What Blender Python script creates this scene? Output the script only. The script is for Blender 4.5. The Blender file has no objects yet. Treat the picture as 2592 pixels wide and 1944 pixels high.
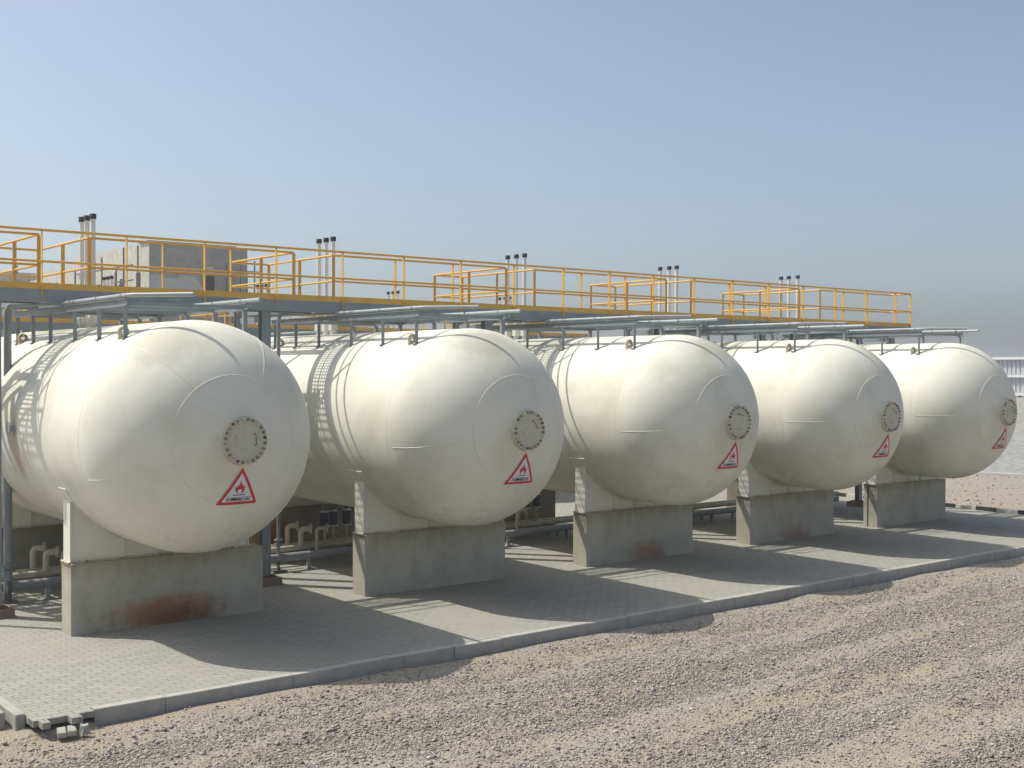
import bpy, math, random
import numpy as np
from mathutils import Vector, Matrix
from mathutils.geometry import tessellate_polygon
R = math.radians
random.seed(7); np.random.seed(7)
scene = bpy.context.scene
COL = scene.collection

# ------------------------------------------------------------------ camera
cam_d = bpy.data.cameras.new("camera"); cam = bpy.data.objects.new("camera", cam_d); COL.objects.link(cam)
yaw, pit, rol = 0.6749, -0.0107, 0.0026
fw = Vector((math.sin(yaw)*math.cos(pit), math.cos(yaw)*math.cos(pit), math.sin(pit)))
rt = Vector((math.cos(yaw), -math.sin(yaw), 0)); up = rt.cross(fw)
rt, up = math.cos(rol)*rt + math.sin(rol)*up, math.cos(rol)*up - math.sin(rol)*rt
m = Matrix((rt, up, -fw)).transposed().to_4x4(); m.translation = Vector((-7.28, -15.9739, 3.8804))
cam.matrix_world = m
cam_d.sensor_width = 36; cam_d.lens = 3027.5/2592*36; cam_d.clip_end = 6000; cam_d.clip_start = .05
scene.camera = cam
# ------------------------------------------------------------------ sky, sun, exposure
SUN_EL, SUN_AZ = 55.3, math.degrees(math.atan2(-.43, .545))
w = bpy.data.worlds.new("World"); scene.world = w; w.use_nodes = True
nt = w.node_tree; nt.nodes.clear()
sky = nt.nodes.new("ShaderNodeTexSky"); sky.sky_type = 'NISHITA'; sky.sun_disc = False
sky.sun_elevation = R(SUN_EL); sky.sun_rotation = R(SUN_AZ)
sky.air_density = .7; sky.dust_density = 3.0; sky.ozone_density = 1.5; sky.altitude = 0
bg = nt.nodes.new("ShaderNodeBackground"); bg.inputs[1].default_value = .100
ow = nt.nodes.new("ShaderNodeOutputWorld")
hs = nt.nodes.new("ShaderNodeHueSaturation"); hs.inputs["Saturation"].default_value = .80
nt.links.new(sky.outputs[0], hs.inputs["Color"]); tn = nt.nodes.new("ShaderNodeMix"); tn.data_type = 'RGBA'; tn.blend_type = 'MULTIPLY'; tn.inputs[0].default_value = 1; tn.inputs[7].default_value = (.99, 1.05, 1.03, 1)
nt.links.new(hs.outputs[0], tn.inputs[6]); nt.links.new(tn.outputs[2], bg.inputs[0]); nt.links.new(bg.outputs[0], ow.inputs[0])
sd = bpy.data.lights.new("sun", 'SUN'); sd.energy = 2.85; sd.angle = R(.5); sd.color = (1, .955, .85)
sun = bpy.data.objects.new("sun", sd); COL.objects.link(sun)
sun.rotation_euler = Vector((.43, -.545, -1)).to_track_quat('-Z', 'Y').to_euler()
scene.view_settings.view_transform = 'Standard'; scene.view_settings.look = 'None'
scene.view_settings.exposure = .68; scene.view_settings.gamma = 1; scene.view_settings.use_curve_mapping = False

# ------------------------------------------------------------------ helpers
def tag(o, label=None, cat=None, group=None, kind=None):
    if label: o['label'] = label
    if cat: o['category'] = cat
    if group: o['group'] = group
    if kind: o['kind'] = kind
    return o
def empty(name, loc, label, cat, group=None, rz=0):
    o = bpy.data.objects.new(name, None); COL.objects.link(o); o.location = loc; o.rotation_euler.z = rz
    o.empty_display_size = .2
    return tag(o, label, cat, group)
def copy_tree(o, parent=None):
    c = o.copy(); COL.objects.link(c)
    if parent:
        c.parent = parent
    for ch in list(o.children): copy_tree(ch, c)
    return c
class MB:
    """collects shapes; build() links them as one mesh object"""
    def __init__(s, origin=(0, 0, 0)): s.v = []; s.f = []; s.sm = []; s.o = Vector(origin)
    def add(s, vs, fs, smooth=False):
        n = len(s.v); s.v += [tuple(v) for v in vs]; s.f += [tuple(n+i for i in f) for f in fs]; s.sm += [smooth]*len(fs); return s
    def box(s, x0, y0, z0, x1, y1, z1):
        v = [(x0,y0,z0),(x1,y0,z0),(x1,y1,z0),(x0,y1,z0),(x0,y0,z1),(x1,y0,z1),(x1,y1,z1),(x0,y1,z1)]
        return s.add(v, [(0,3,2,1),(4,5,6,7),(0,1,5,4),(1,2,6,5),(2,3,7,6),(3,0,4,7)])
    def bbox(s, x0, y0, z0, x1, y1, z1, b=.01):
        """box with chamfered vertical and top edges"""
        def ring(z, i):
            return [(x0+i+b,y0+i,z),(x1-i-b,y0+i,z),(x1-i,y0+i+b,z),(x1-i,y1-i-b,z),(x1-i-b,y1-i,z),(x0+i+b,y1-i,z),(x0+i,y1-i-b,z),(x0+i,y0+i+b,z)]
        v = ring(z0, 0)+ring(z1-b, 0)+ring(z1, b); f = []
        for k in (0, 8):
            for j in range(8): f.append((k+j, k+(j+1) % 8, k+8+(j+1) % 8, k+8+j))
        f.append(tuple(range(16, 24))); f.append(tuple(range(7, -1, -1)))
        return s.add(v, f)
    def bar(s, a, b, wx, wz, upv=(0, 0, 1)):
        a = Vector(a); b = Vector(b); d = (b-a).normalized(); u = Vector(upv)
        if abs(d.dot(u)) > .98: u = Vector((0, 1, 0))
        x = d.cross(u).normalized(); z = x.cross(d).normalized(); v = []
        for p in (a, b):
            for i, j in ((-1,-1),(1,-1),(1,1),(-1,1)): v.append(p + x*wx*.5*i + z*wz*.5*j)
        return s.add(v, [(0,3,2,1),(4,5,6,7),(0,1,5,4),(1,2,6,5),(2,3,7,6),(3,0,4,7)])
    def tube(s, pts, r, n=12, cap=True):
        pts = [Vector(p) for p in pts]; rings = []
        t0 = (pts[1]-pts[0]).normalized(); u = t0.orthogonal().normalized()
        for i, p in enumerate(pts):
            if i == 0: t = t0
            elif i == len(pts)-1: t = (pts[-1]-pts[-2]).normalized()
            else: t = ((pts[i+1]-p).normalized()+(p-pts[i-1]).normalized()).normalized()
            u = (u - t*u.dot(t)).normalized(); wv = t.cross(u)
            rr = r[i] if isinstance(r, (list, tuple)) else r
            rings.append([p + (u*math.cos(2*math.pi*k/n)+wv*math.sin(2*math.pi*k/n))*rr for k in range(n)])
        v = [q for g in rings for q in g]; f = []
        for i in range(len(rings)-1):
            for k in range(n): f.append((i*n+k, i*n+(k+1) % n, (i+1)*n+(k+1) % n, (i+1)*n+k))
        s.add(v, f, n > 6)
        if cap: s.add(rings[0], [tuple(range(n-1, -1, -1))]); s.add(rings[-1], [tuple(range(n))])
        return s
    def lathe_y(s, prof, cx, cz, n=64, smooth=True):
        """profile [(y, r)] revolved about the line x=cx, z=cz"""
        v = []
        for y, r in prof:
            for k in range(n): a = 2*math.pi*k/n; v.append((cx+r*math.cos(a), y, cz+r*math.sin(a)))
        f = []
        for i in range(len(prof)-1):
            for k in range(n): f.append((i*n+k, i*n+(k+1) % n, (i+1)*n+(k+1) % n, (i+1)*n+k))
        return s.add(v, f, smooth)
    def torus_y(s, cx, cy, cz, Rm, r, n=32, k=10):
        v = []; f = []
        for i in range(n):
            a = 2*math.pi*i/n
            for j in range(k):
                b = 2*math.pi*j/k; q = Rm+r*math.cos(b); v.append((cx+q*math.cos(a), cy+r*math.sin(b), cz+q*math.sin(a)))
        for i in range(n):
            for j in range(k): f.append((i*k+j, ((i+1) % n)*k+j, ((i+1) % n)*k+(j+1) % k, i*k+(j+1) % k))
        return s.add(v, f, True)
    def build(s, name, mat, parent=None):
        me = bpy.data.meshes.new(name)
        me.from_pydata([(x-s.o.x, y-s.o.y, z-s.o.z) for x, y, z in s.v], [], s.f)
        me.polygons.foreach_set("use_smooth", s.sm); me.materials.append(mat); me.update()
        o = bpy.data.objects.new(name, me); COL.objects.link(o)
        if parent: o.parent = parent
        else: o.location = s.o
        return o
def fillet(pts, r, n=6):
    pts = [Vector(p) for p in pts]; out = [pts[0]]
    for i in range(1, len(pts)-1):
        a = (pts[i-1]-pts[i]); b = (pts[i+1]-pts[i]); rr = min(r, a.length*.49, b.length*.49); a.normalize(); b.normalize()
        p0 = pts[i]+a*rr; p2 = pts[i]+b*rr
        for k in range(n+1): t = k/n; out.append(p0*(1-t)**2+pts[i]*2*t*(1-t)+p2*t*t)
    out.append(pts[-1]); return out
def vnoise(x, y, s, seed=0):
    rng = np.random.RandomState(seed); L = rng.rand(256, 256)
    x = x/s+1000.3; y = y/s+1000.7; xi = np.floor(x).astype(int); yi = np.floor(y).astype(int); fx = x-xi; fy = y-yi
    fx = fx*fx*(3-2*fx); fy = fy*fy*(3-2*fy); a = lambda i, j: L[(xi+i) % 256, (yi+j) % 256]
    return (a(0,0)*(1-fx)+a(1,0)*fx)*(1-fy)+(a(0,1)*(1-fx)+a(1,1)*fx)*fy

# ------------------------------------------------------------------ materials
class NT:
    def __init__(s, name, rough=.6, spec=.3, metal=0):
        s.m = bpy.data.materials.new(name); s.m.use_nodes = True; s.t = s.m.node_tree; s.b = s.t.nodes["Principled BSDF"]
        s.b.inputs["Roughness"].default_value = rough; s.b.inputs["Specular IOR Level"].default_value = spec; s.b.inputs["Metallic"].default_value = metal
        s.co = s.n("ShaderNodeTexCoord")
    def n(s, t, **k):
        x = s.t.nodes.new(t)
        for a, b in k.items(): setattr(x, a, b)
        return x
    def l(s, a, b): s.t.links.new(a, b)
    def map(s, scale=(1, 1, 1), loc=(0, 0, 0), out="Object"):
        mp = s.n("ShaderNodeMapping"); mp.inputs["Scale"].default_value = scale; mp.inputs["Location"].default_value = loc
        s.l(s.co.outputs[out], mp.inputs[0]); return mp.outputs[0]
    def noise(s, scale, detail=4, rough=.55, vec=None, dist=0):
        x = s.n("ShaderNodeTexNoise"); x.inputs["Scale"].default_value = scale; x.inputs["Detail"].default_value = detail
        x.inputs["Roughness"].default_value = rough; x.inputs["Distortion"].default_value = dist
        s.l(vec if vec is not None else s.co.outputs["Object"], x.inputs["Vector"]); return x.outputs["Fac"]
    def ramp(s, fac, lo, hi):
        x = s.n("ShaderNodeMapRange"); x.interpolation_type = 'SMOOTHSTEP'
        x.inputs[1].default_value = lo; x.inputs[2].default_value = hi; s.l(fac, x.inputs[0]); return x.outputs[0]
    def math(s, op, a, b=0.0):
        x = s.n("ShaderNodeMath", operation=op)
        for i, q in enumerate((a, b)):
            if isinstance(q, (int, float)): x.inputs[i].default_value = q
            else: s.l(q, x.inputs[i])
        return x.outputs[0]
    def mix(s, fac, a, b, mode='MIX'):
        x = s.n("ShaderNodeMix", data_type='RGBA', blend_type=mode)
        for i, q in ((0, fac), (6, a), (7, b)):
            if isinstance(q, (int, float)): x.inputs[i].default_value = q
            elif isinstance(q, tuple): x.inputs[i].default_value = (*q, 1)
            else: s.l(q, x.inputs[i])
        return x.outputs[2]
    def sep(s, out="Object"):
        x = s.n("ShaderNodeSeparateXYZ"); s.l(s.co.outputs[out], x.inputs[0]); return x.outputs
    def blob(s, c, r, soft=.5):
        """soft mask: 1 inside the ellipsoid centred c with radii r (object coordinates)"""
        mp = s.n("ShaderNodeMapping"); mp.vector_type = 'POINT'
        mp.inputs["Scale"].default_value = tuple(1/q for q in r); mp.inputs["Location"].default_value = tuple(-a/q for a, q in zip(c, r))
        s.l(s.co.outputs["Object"], mp.inputs[0]); ln = s.n("ShaderNodeVectorMath", operation='LENGTH'); s.l(mp.outputs[0], ln.inputs[0])
        nz = s.noise(4, 5, .6); d = s.math('ADD', ln.outputs["Value"], s.math('MULTIPLY', s.math('SUBTRACT', nz, .5), 1.3))
        return s.ramp(d, 1+soft*.5, 1-soft*.5)
    def col(s, c):
        if isinstance(c, tuple): s.b.inputs["Base Color"].default_value = (*c, 1)
        else: s.l(c, s.b.inputs["Base Color"])
        return s
    def bump(s, h, strength=.3, dist=.01):
        x = s.n("ShaderNodeBump"); x.inputs["Strength"].default_value = strength; x.inputs["Distance"].default_value = dist
        s.l(h, x.inputs["Height"]); s.l(x.outputs[0], s.b.inputs["Normal"]); return s
def simple(name, c, rough=.5, spec=.3, metal=0, var=.12, sc=6):
    n = NT(name, rough, spec, metal); f = n.noise(sc, 5)
    n.col(n.mix(n.ramp(f, .3, .75), c, tuple(q*(1-var) for q in c)))
    return n.m

def cream(name="cream_paint", seams=True, seed=0.0):
    n = NT(name, .64, .22)
    base = (.72, .70, .60)
    v = n.map(loc=(seed, seed*.7, 0))
    c = n.mix(n.ramp(n.noise(.9, 5, .6, v), .42, .72), base, (.62, .60, .49))
    c = n.mix(n.math('MULTIPLY', n.ramp(n.noise(.55, 6, .65, v, .6), .52, .72), .32), c, (.48, .44, .30))
    if seams:
        # rust weeping from the manhole, dirt streaks below, grubby patch on top of the head
        streak = n.noise(1.0, 4, .6, n.map((7, 7, .45), (seed, 0, 0)))
        z = n.sep()[2]
        low = n.ramp(z, 1.2, .1)
        c = n.mix(n.math('MULTIPLY', n.math('MULTIPLY', n.ramp(streak, .5, .72), low), .42), c, (.38, .30, .16))
        c = n.mix(n.math('MULTIPLY', n.blob((-.22, -.9, 1.55), (.36, .5, .42), .9), .3), c, (.52, .43, .25))
        c = n.mix(n.math('MULTIPLY', n.blob((-.75+seed*.13, -.1, 3.2), (.55, .45, .35), .9), .62), c, (.43, .41, .31))
        c = n.mix(n.math('MULTIPLY', n.blob((0, 1.75, .35), (1.6, .5, .18), .8), .45), c, (.36, .24, .12))
        c = n.mix(n.math('MULTIPLY', n.blob((-1.72, 3.44, 1.6), (.35, .16, .5), .9), .5), c, (.45, .26, .1))
    sp = n.ramp(n.noise(26, 3, .6, v), .76, .82)
    c = n.mix(n.math('MULTIPLY', sp, .45), c, (.25, .2, .13))
    n.col(c)
    h = n.math('ADD', n.noise(.8, 3, .5, v), n.math('MULTIPLY', n.noise(60, 3), .02))
    n.bump(h, .25, .06)
    return n.m
def concrete(name, base, rust=0, top=True, seed=0.0):
    n = NT(name, .85, .15)
    v = n.map(loc=(seed, 0, seed))
    c = n.mix(n.ramp(n.noise(2.2, 6, .65, v), .35, .7), base, tuple(q*.78 for q in base))
    c = n.mix(n.math('MULTIPLY', n.ramp(n.noise(9, 5, .7, v), .5, .75), .35), c, tuple(q*.7 for q in base))
    if top:
        z = n.sep()[2]; drip = n.noise(1, 4, .6, n.map((5, 5, .7), (seed, 0, 0)))
        k = n.math('MULTIPLY', n.ramp(n.math('ADD', z, n.math('MULTIPLY', drip, .5)), 1.02, 1.35), .68)
        c = n.mix(k, c, (base[0]*.62, base[1]*.55, base[2]*.42))
    if rust:
        c = n.mix(n.math('MULTIPLY', n.blob((rust[0], -.2, rust[1]), (rust[2], .6, rust[3]), 1.1), rust[4]), c, (.30, .095, .02))
        c = n.mix(n.math('MULTIPLY', n.blob((rust[0]+.3, -.2, rust[1]-.1), (rust[2]*.6, .6, rust[3]*.7), .9), rust[4]*.6), c, (.09, .02, .008))
    n.col(c); n.bump(n.noise(40, 5, .6), .25, .01)
    return n.m
M_cream = [cream("cream_paint_%d" % i, True, i*3.7) for i in range(5)]
M_cream_steel = cream("cream_steel", False)
M_bolt = simple("grimy_bolt_paint", (.25, .215, .155), .6)
M_weld = simple("weld_bead_paint", (.74, .70, .58), .45)
M_rust = NT("rusty_steel", .85, .2); M_rust.col(M_rust.mix(M_rust.ramp(M_rust.noise(12, 5), .35, .65), (.22, .10, .045), (.09, .05, .03))); M_rust = M_rust.m
def rusty_cream():
    n = NT("rusty_cream_paint", .6, .25); n.col(n.mix(n.ramp(n.noise(14, 5, .7), .47, .62), (.60, .54, .40), (.24, .12, .05))); return n.m
M_rcream = rusty_cream()
M_cover = (lambda n: (n.col(n.mix(n.math('MULTIPLY', n.ramp(n.noise(16, 5, .7), .58, .66), .55), (.52, .50, .395), (.24, .17, .10))), n.m)[1])(NT("manhole_cover_paint", .6, .25))
M_grey = simple("grey_paint", (.25, .28, .295), .45, .4, 0, .18, 3)
M_greyl = simple("pale_grey_paint", (.36, .385, .39), .45, .4, 0, .15, 3)
M_dark = simple("dark_grey_paint", (.12, .135, .15), .5, .4, 0, .2, 3)
M_yellow = (lambda n: (n.col(n.mix(n.ramp(n.noise(5, 5, .65), .4, .75), (.70, .39, .055), (.60, .34, .06))), n.m)[1])(NT("yellow_paint", .42, .4))
M_beige = simple("beige_pipe_paint", (.55, .50, .39), .5, .3, 0, .3, 5)
M_white = simple("white_paint", (.74, .74, .72), .5)
M_black = simple("black_rubber", (.025, .028, .03), .6)
M_blue = simple("blue_paint", (.012, .022, .075), .4, .4)
M_lever = simple("yellow_lever_paint", (.55, .36, .03), .5)
M_red = simple("sign_red", (.55, .035, .03), .5, .3, 0, .1)
M_signw = simple("sign_white", (.68, .68, .70), .5, .3, 0, .06)
M_signk = simple("sign_black", (.02, .02, .022), .5)
M_conc = [concrete("plinth_concrete_%d" % i, (.46, .435, .345), r, True, i*2.3) for i, r in
          enumerate([(.02, .16, .85, .25, .85), 0, (.25, .15, .45, .2, .6), (.1, .12, .5, .2, .5), 0])]
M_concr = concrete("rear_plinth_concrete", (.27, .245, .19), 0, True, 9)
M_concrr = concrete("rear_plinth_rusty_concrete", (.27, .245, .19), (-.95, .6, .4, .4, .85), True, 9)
M_kerb = concrete("kerb_concrete", (.42, .40, .36), 0, False, 1)
M_kerbw = concrete("kerb_white_paint", (.55, .54, .50), 0, False, 2)
M_kerbk = concrete("kerb_black_paint", (.045, .045, .05), 0, False, 3)
M_foot = concrete("footing_concrete", (.27, .2, .14), 0, False, 4)
M_bcream = concrete("building_cream_render", (.58, .55, .48), 0, False, 5)
M_bgrey = concrete("building_raw_cement", (.37, .35, .32), 0, False, 6)
M_pipe_scaf = simple("scaffold_tube", (.13, .13, .14), .5)
M_opening = simple("dark_opening", (.03, .03, .032), .8)
M_fence = simple("fence_sheet_white", (.50, .51, .53), .5, .3, 0, .1, 1)
M_fenced = simple("fence_rail_grey", (.42, .43, .45), .5)
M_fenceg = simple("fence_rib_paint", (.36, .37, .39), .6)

def paver_mat():
    n = NT("block_paving", .85, .2)
    vec = n.map()
    nz = n.n("ShaderNodeTexNoise"); nz.inputs["Scale"].default_value = 9; nz.inputs["Detail"].default_value = 1; n.l(vec, nz.inputs["Vector"])
    off = n.n("ShaderNodeVectorMath", operation='SCALE'); off.inputs[3].default_value = .016; n.l(nz.outputs["Color"], off.inputs[0])
    ad = n.n("ShaderNodeVectorMath", operation='ADD'); n.l(vec, ad.inputs[0]); n.l(off.outputs[0], ad.inputs[1])
    br = n.n("ShaderNodeTexBrick"); br.offset = .5; n.l(ad.outputs[0], br.inputs["Vector"])
    br.inputs["Scale"].default_value = 1; br.inputs["Brick Width"].default_value = .235; br.inputs["Row Height"].default_value = .118
    br.inputs["Mortar Size"].default_value = .0058; br.inputs["Mortar Smooth"].default_value = .4; br.inputs["Bias"].default_value = 0
    br.inputs["Color1"].default_value = (.335, .328, .29, 1); br.inputs["Color2"].default_value = (.288, .282, .253, 1); br.inputs["Mortar"].default_value = (.12, .112, .098, 1)
    c = n.mix(n.math('MULTIPLY', n.ramp(n.noise(.35, 5, .6), .42, .7), .55), br.outputs["Color"], (.335, .31, .25))
    c = n.mix(n.math('MULTIPLY', n.ramp(n.noise(2.2, 5, .65), .5, .75), .25), c, (.25, .25, .225))
    c = n.mix(n.math('MULTIPLY', n.ramp(n.noise(1.3, 6, .7), .62, .72), .45), c, (.40, .32, .22))
    n.col(c)
    h = n.math('ADD', n.math('SUBTRACT', 1.0, br.outputs["Fac"]), n.math('MULTIPLY', n.noise(70, 3), .25))
    n.bump(h, .5, .006)
    return n.m
M_paver = paver_mat()
def ground_mat():
    n = NT("sand_and_gravel", .95, .1)
    g = n.ramp(n.noise(.6, 5, .62, n.map((.28, 1.7, 1))), .36, .60)
    fine = n.noise(38, 4, .7); vor = n.n("ShaderNodeTexVoronoi"); vor.inputs["Scale"].default_value = 30; n.l(n.map(), vor.inputs["Vector"])
    sand = n.mix(n.ramp(n.noise(1.6, 6, .65), .35, .7), (.38, .315, .235), (.355, .305, .235))
    bw = n.n("ShaderNodeRGBToBW"); n.l(vor.outputs["Color"], bw.inputs[0])
    grav = n.mix(bw.outputs[0], (.225, .205, .18), (.43, .385, .33))
    c = n.mix(g, n.mix(n.math('MULTIPLY', n.ramp(fine, .45, .7), .5), sand, (.32, .285, .225)), grav)
    # stained bare sand beside the kerb
    n.col(c); n.bump(n.math('ADD', n.noise(28, 5, .7), n.math('MULTIPLY', vor.outputs["Distance"], .8)), .8, .03)
    return n.m
M_ground = ground_mat()
def embank_mat():
    n = NT("pale_stone_slope", .95, .1)
    vor = n.n("ShaderNodeTexVoronoi"); vor.inputs["Scale"].default_value = 3.2; n.l(n.map(), vor.inputs["Vector"])
    bw = n.n("ShaderNodeRGBToBW"); n.l(vor.outputs["Color"], bw.inputs[0])
    c = n.mix(bw.outputs[0], (.24, .235, .225), (.31, .305, .295)); c = n.mix(n.ramp(n.noise(.25, 5), .4, .7), c, (.29, .275, .255))
    n.col(c); n.bump(vor.outputs["Distance"], .6, .1); return n.m
M_embank = embank_mat()
def stone_mat():
    n = NT("gravel_stones", .9, .15); at = n.n("ShaderNodeAttribute"); at.attribute_name = "tint"
    c = n.mix(at.outputs["Fac"], (.17, .157, .143), (.48, .435, .38)); n.col(c); return n.m
M_stone = stone_mat()

# ------------------------------------------------------------------ geometry constants
TX = [0.0, 4.992, 10.12, 15.063, 19.90]
TR, TZ, TY, TH = 1.688, 2.9246, -.995, 1.486
PZ = 1.0555
KY = -2.3626

# ------------------------------------------------------------------ ground sheet
def axis(a, b, step, far):
    mid = list(np.arange(a, b, step)); out = []; d = step
    x = b
    while x < far: out.append(x); d *= 1.25; x += d
    lo = []; d = step; x = a-step
    while x > -far: lo.append(x); d *= 1.25; x -= d
    return np.array(lo[::-1]+mid+out+[far])
gx = axis(-7, 31, .07, 2500); gy = axis(-13.5, -2.2, .055, 2500)
GX, GY = np.meshgrid(gx, gy, indexing='ij')
def ground_h(X, Y):
    z = np.full(X.shape, -.205)
    u = X*.985 + Y*.17; v = Y*.985 - X*.17*.15
    ridg = (vnoise(u*.5, v*4.5, 2.6, 1)-.5)*.10 + (vnoise(u*.8, v*2.2, 1.1, 2)-.5)*.035 + (vnoise(X, Y, .22, 3)-.5)*.022 + (vnoise(X, Y, .09, 4)-.5)*.012
    near = np.clip((Y+20)/8, 0, 1)
    z = z + ridg*np.clip((KY-.05-Y)/.35, 0, 1)
    bank = np.exp(-((Y-(KY-.12))/.32)**2)*(.005+.055*vnoise(X, Y*0, .9, 5))
    z += np.where(Y < KY+.05, bank, .0)
    # under the paving
    z = np.where((Y > KY-.02) & (X > -2.5) & (X < 24.2), -.26, z)
    z = np.where((Y > KY-.10) & (X <= -2.5) & (X > -3.25), -.14+.03*vnoise(X, Y, .2, 6), z)
    z = np.where((Y > -2.55) & (X < -3.25) , np.maximum(z, -.15), z)
    r = np.clip((X-24.3)/1.0, 0, 1); z = z*(1-r) + r*(-.03+(vnoise(X, Y, 1.7, 8)-.5)*.10+(vnoise(X, Y, .5, 9)-.5)*.05)
    far = (np.abs(X) > 80) | (np.abs(Y) > 80)
    return np.where(far, -.2, z)
GZ = ground_h(GX, GY)
def grid_mesh(name, X, Y, Z, mat):
    ni, nj = X.shape; me = bpy.data.meshes.new(name)
    co = np.stack([X, Y, Z], -1).reshape(-1, 3).astype(np.float32)
    i, j = np.meshgrid(np.arange(ni-1), np.arange(nj-1), indexing='ij'); a = (i*nj+j).ravel()
    q = np.stack([a, a+nj, a+nj+1, a+1], 1).astype(np.int32)
    me.vertices.add(len(co)); me.vertices.foreach_set("co", co.ravel())
    me.loops.add(q.size); me.loops.foreach_set("vertex_index", q.ravel())
    me.polygons.add(len(q)); me.polygons.foreach_set("loop_start", np.arange(0, q.size, 4, dtype=np.int32))
    me.update(calc_edges=True); me.validate(); me.polygons.foreach_set("use_smooth", np.ones(len(q), bool))
    me.materials.append(mat); o = bpy.data.objects.new(name, me); COL.objects.link(o); return o
ground = grid_mesh("ground", GX, GY, GZ, M_ground)
tag(ground, "sand and gravel ground in front of and around the paved tank yard", kind="structure")

# loose stones lying on it (one mesh, uncountable)
def stones(N):
    rng = np.random.RandomState(3)
    # more where the camera sees them large
    y = KY-.08-(rng.rand(N*4)**.9)*9.0; x = -5+rng.rand(N*4)*31
    yt = y-.035*x; dens = vnoise(x*.22, yt*1.9, 1.0, 21)*.6+vnoise(x*.6, yt*2.5, .45, 22)*.4
    sandy = np.clip((KY-.1-y)/.9, .12, 1)
    keep = rng.rand(N*4) < np.clip((dens-.30)*2.4, .16, 1)*sandy*np.clip(16/(np.hypot(x+7.3, y+16)), 0, 1)**1.2
    # inside the view wedge
    dx, dy = x+7.28, y+15.97; fz = dx*fw.x+dy*fw.y; sx = dx*rt.x+dy*rt.y
    keep &= (np.abs(sx/fz) < .50) & (fz > 11)
    x, y = x[keep][:N], y[keep][:N]; n = len(x)
    xr = 24.6+rng.rand(1500)**1.3*14; yr = -1.5+rng.rand(1500)*10
    x = np.concatenate([x, xr]); y = np.concatenate([y, yr]); n = len(x)
    s = np.exp(rng.randn(n)*.45)*.0088; s[rng.rand(n) < .004] *= 2.0; s = np.minimum(s, .034); s[-1500:] *= 2.0
    z = ground_h(x, y)
    base = np.array([(1,0,0),(0,1,0),(-1,0,0),(0,-1,0),(0,0,.8),(0,0,-.8)], float)
    v = base[None]*(.7+.6*rng.rand(n, 6, 1))*s[:, None, None]
    ax = (1+.5*rng.rand(n, 1)); v[:, :, 0] *= ax; v[:, :, 2] *= .75
    a = rng.rand(n)*6.28; b = (rng.rand(n)-.5)*1.2
    ca, sa, cb, sb = np.cos(a)[:, None], np.sin(a)[:, None], np.cos(b)[:, None], np.sin(b)[:, None]
    X, Y, Z = v[:, :, 0], v[:, :, 1], v[:, :, 2]; Y, Z = Y*cb-Z*sb, Y*sb+Z*cb; X, Y = X*ca-Y*sa, X*sa+Y*ca
    co = np.stack([X+x[:, None], Y+y[:, None], Z+(z+s*.35)[:, None]], -1).reshape(-1, 3).astype(np.float32)
    fc = np.array([(0,1,4),(1,2,4),(2,3,4),(3,0,4),(1,0,5),(2,1,5),(3,2,5),(0,3,5)])
    f = (fc[None]+np.arange(n)[:, None, None]*6).reshape(-1, 3).astype(np.int32)
    me = bpy.data.meshes.new("gravel"); me.vertices.add(len(co)); me.vertices.foreach_set("co", co.ravel())
    me.loops.add(f.size); me.loops.foreach_set("vertex_index", f.ravel()); me.polygons.add(len(f))
    me.polygons.foreach_set("loop_start", np.arange(0, f.size, 3, dtype=np.int32)); me.update(calc_edges=True)
    t = np.clip(rng.rand(n)**1.1, 0, 1).repeat(6).astype(np.float32)
    at = me.attributes.new("tint", 'FLOAT', 'POINT'); at.data.foreach_set("value", t)
    me.materials.append(M_stone); o = bpy.data.objects.new("gravel", me); COL.objects.link(o)
    tag(o, "loose grey and buff gravel scattered over the sand beside the kerb", kind="stuff")
stones(210000)

# ------------------------------------------------------------------ paving
edge = [(-3.18, -2.46), (-3.12, -2.46), (-3.12, -2.60), (-3.03, -2.60), (-3.03, -2.46), (-2.80, -2.46), (-2.80, -2.60), (-2.68, -2.60), (-2.68, -2.46), (-2.5, -2.46)]
edge = [(x, y+.06) for x, y in edge]
pb = MB()
outline = edge+[(-2.5, KY+.125), (24.0, KY+.125), (24.0, 34), (-3.18, 34)]
n = len(outline)
tri = tessellate_polygon([[Vector((x, y, 0)) for x, y in outline]])
pb.add([(x, y, 0) for x, y in outline]+[(x, y, -.07) for x, y in outline], [tuple(t) for t in tri]+[(i, i+n, (i+1) % n+n, (i+1) % n) for i in range(n)])
pav = pb.build("pavement", M_paver); tag(pav, "grey interlocking block paving under the tanks", kind="structure")
me = pav.data
import bmesh
bm = bmesh.new(); bm.from_mesh(me); bmesh.ops.recalc_face_normals(bm, faces=bm.faces); bm.to_mesh(me); bm.free()

# loose pavers and broken piece at the unfinished corner
def paver(quad, z, label, name="paving_block", t=.06):
    cx = sum(q[0] for q in quad)/4; cy = sum(q[1] for q in quad)/4
    b = MB((cx, cy, z-t)); k = .012
    lo = [(x, y, z-t) for x, y in quad]; mid = [(x, y, z-k) for x, y in quad]
    top = [(x+(cx-x)*.08, y+(cy-y)*.08, z+random.uniform(-.004, .004)) for x, y in quad]
    b.add(lo+mid+top, [(0,1,5,4),(1,2,6,5),(2,3,7,6),(3,0,4,7),(4,5,9,8),(5,6,10,9),(6,7,11,10),(7,4,8,11),(8,9,10,11),(3,2,1,0)])
    o = b.build(name, M_kerb); tag(o, label, "paving block", "loose paving blocks at the unfinished corner"); return o
paver([(-3.01, -2.72), (-2.92, -2.73), (-2.86, -2.50), (-2.95, -2.49)], -.085, "left one of two loose paving blocks lying in the sand at the paving corner")
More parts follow.
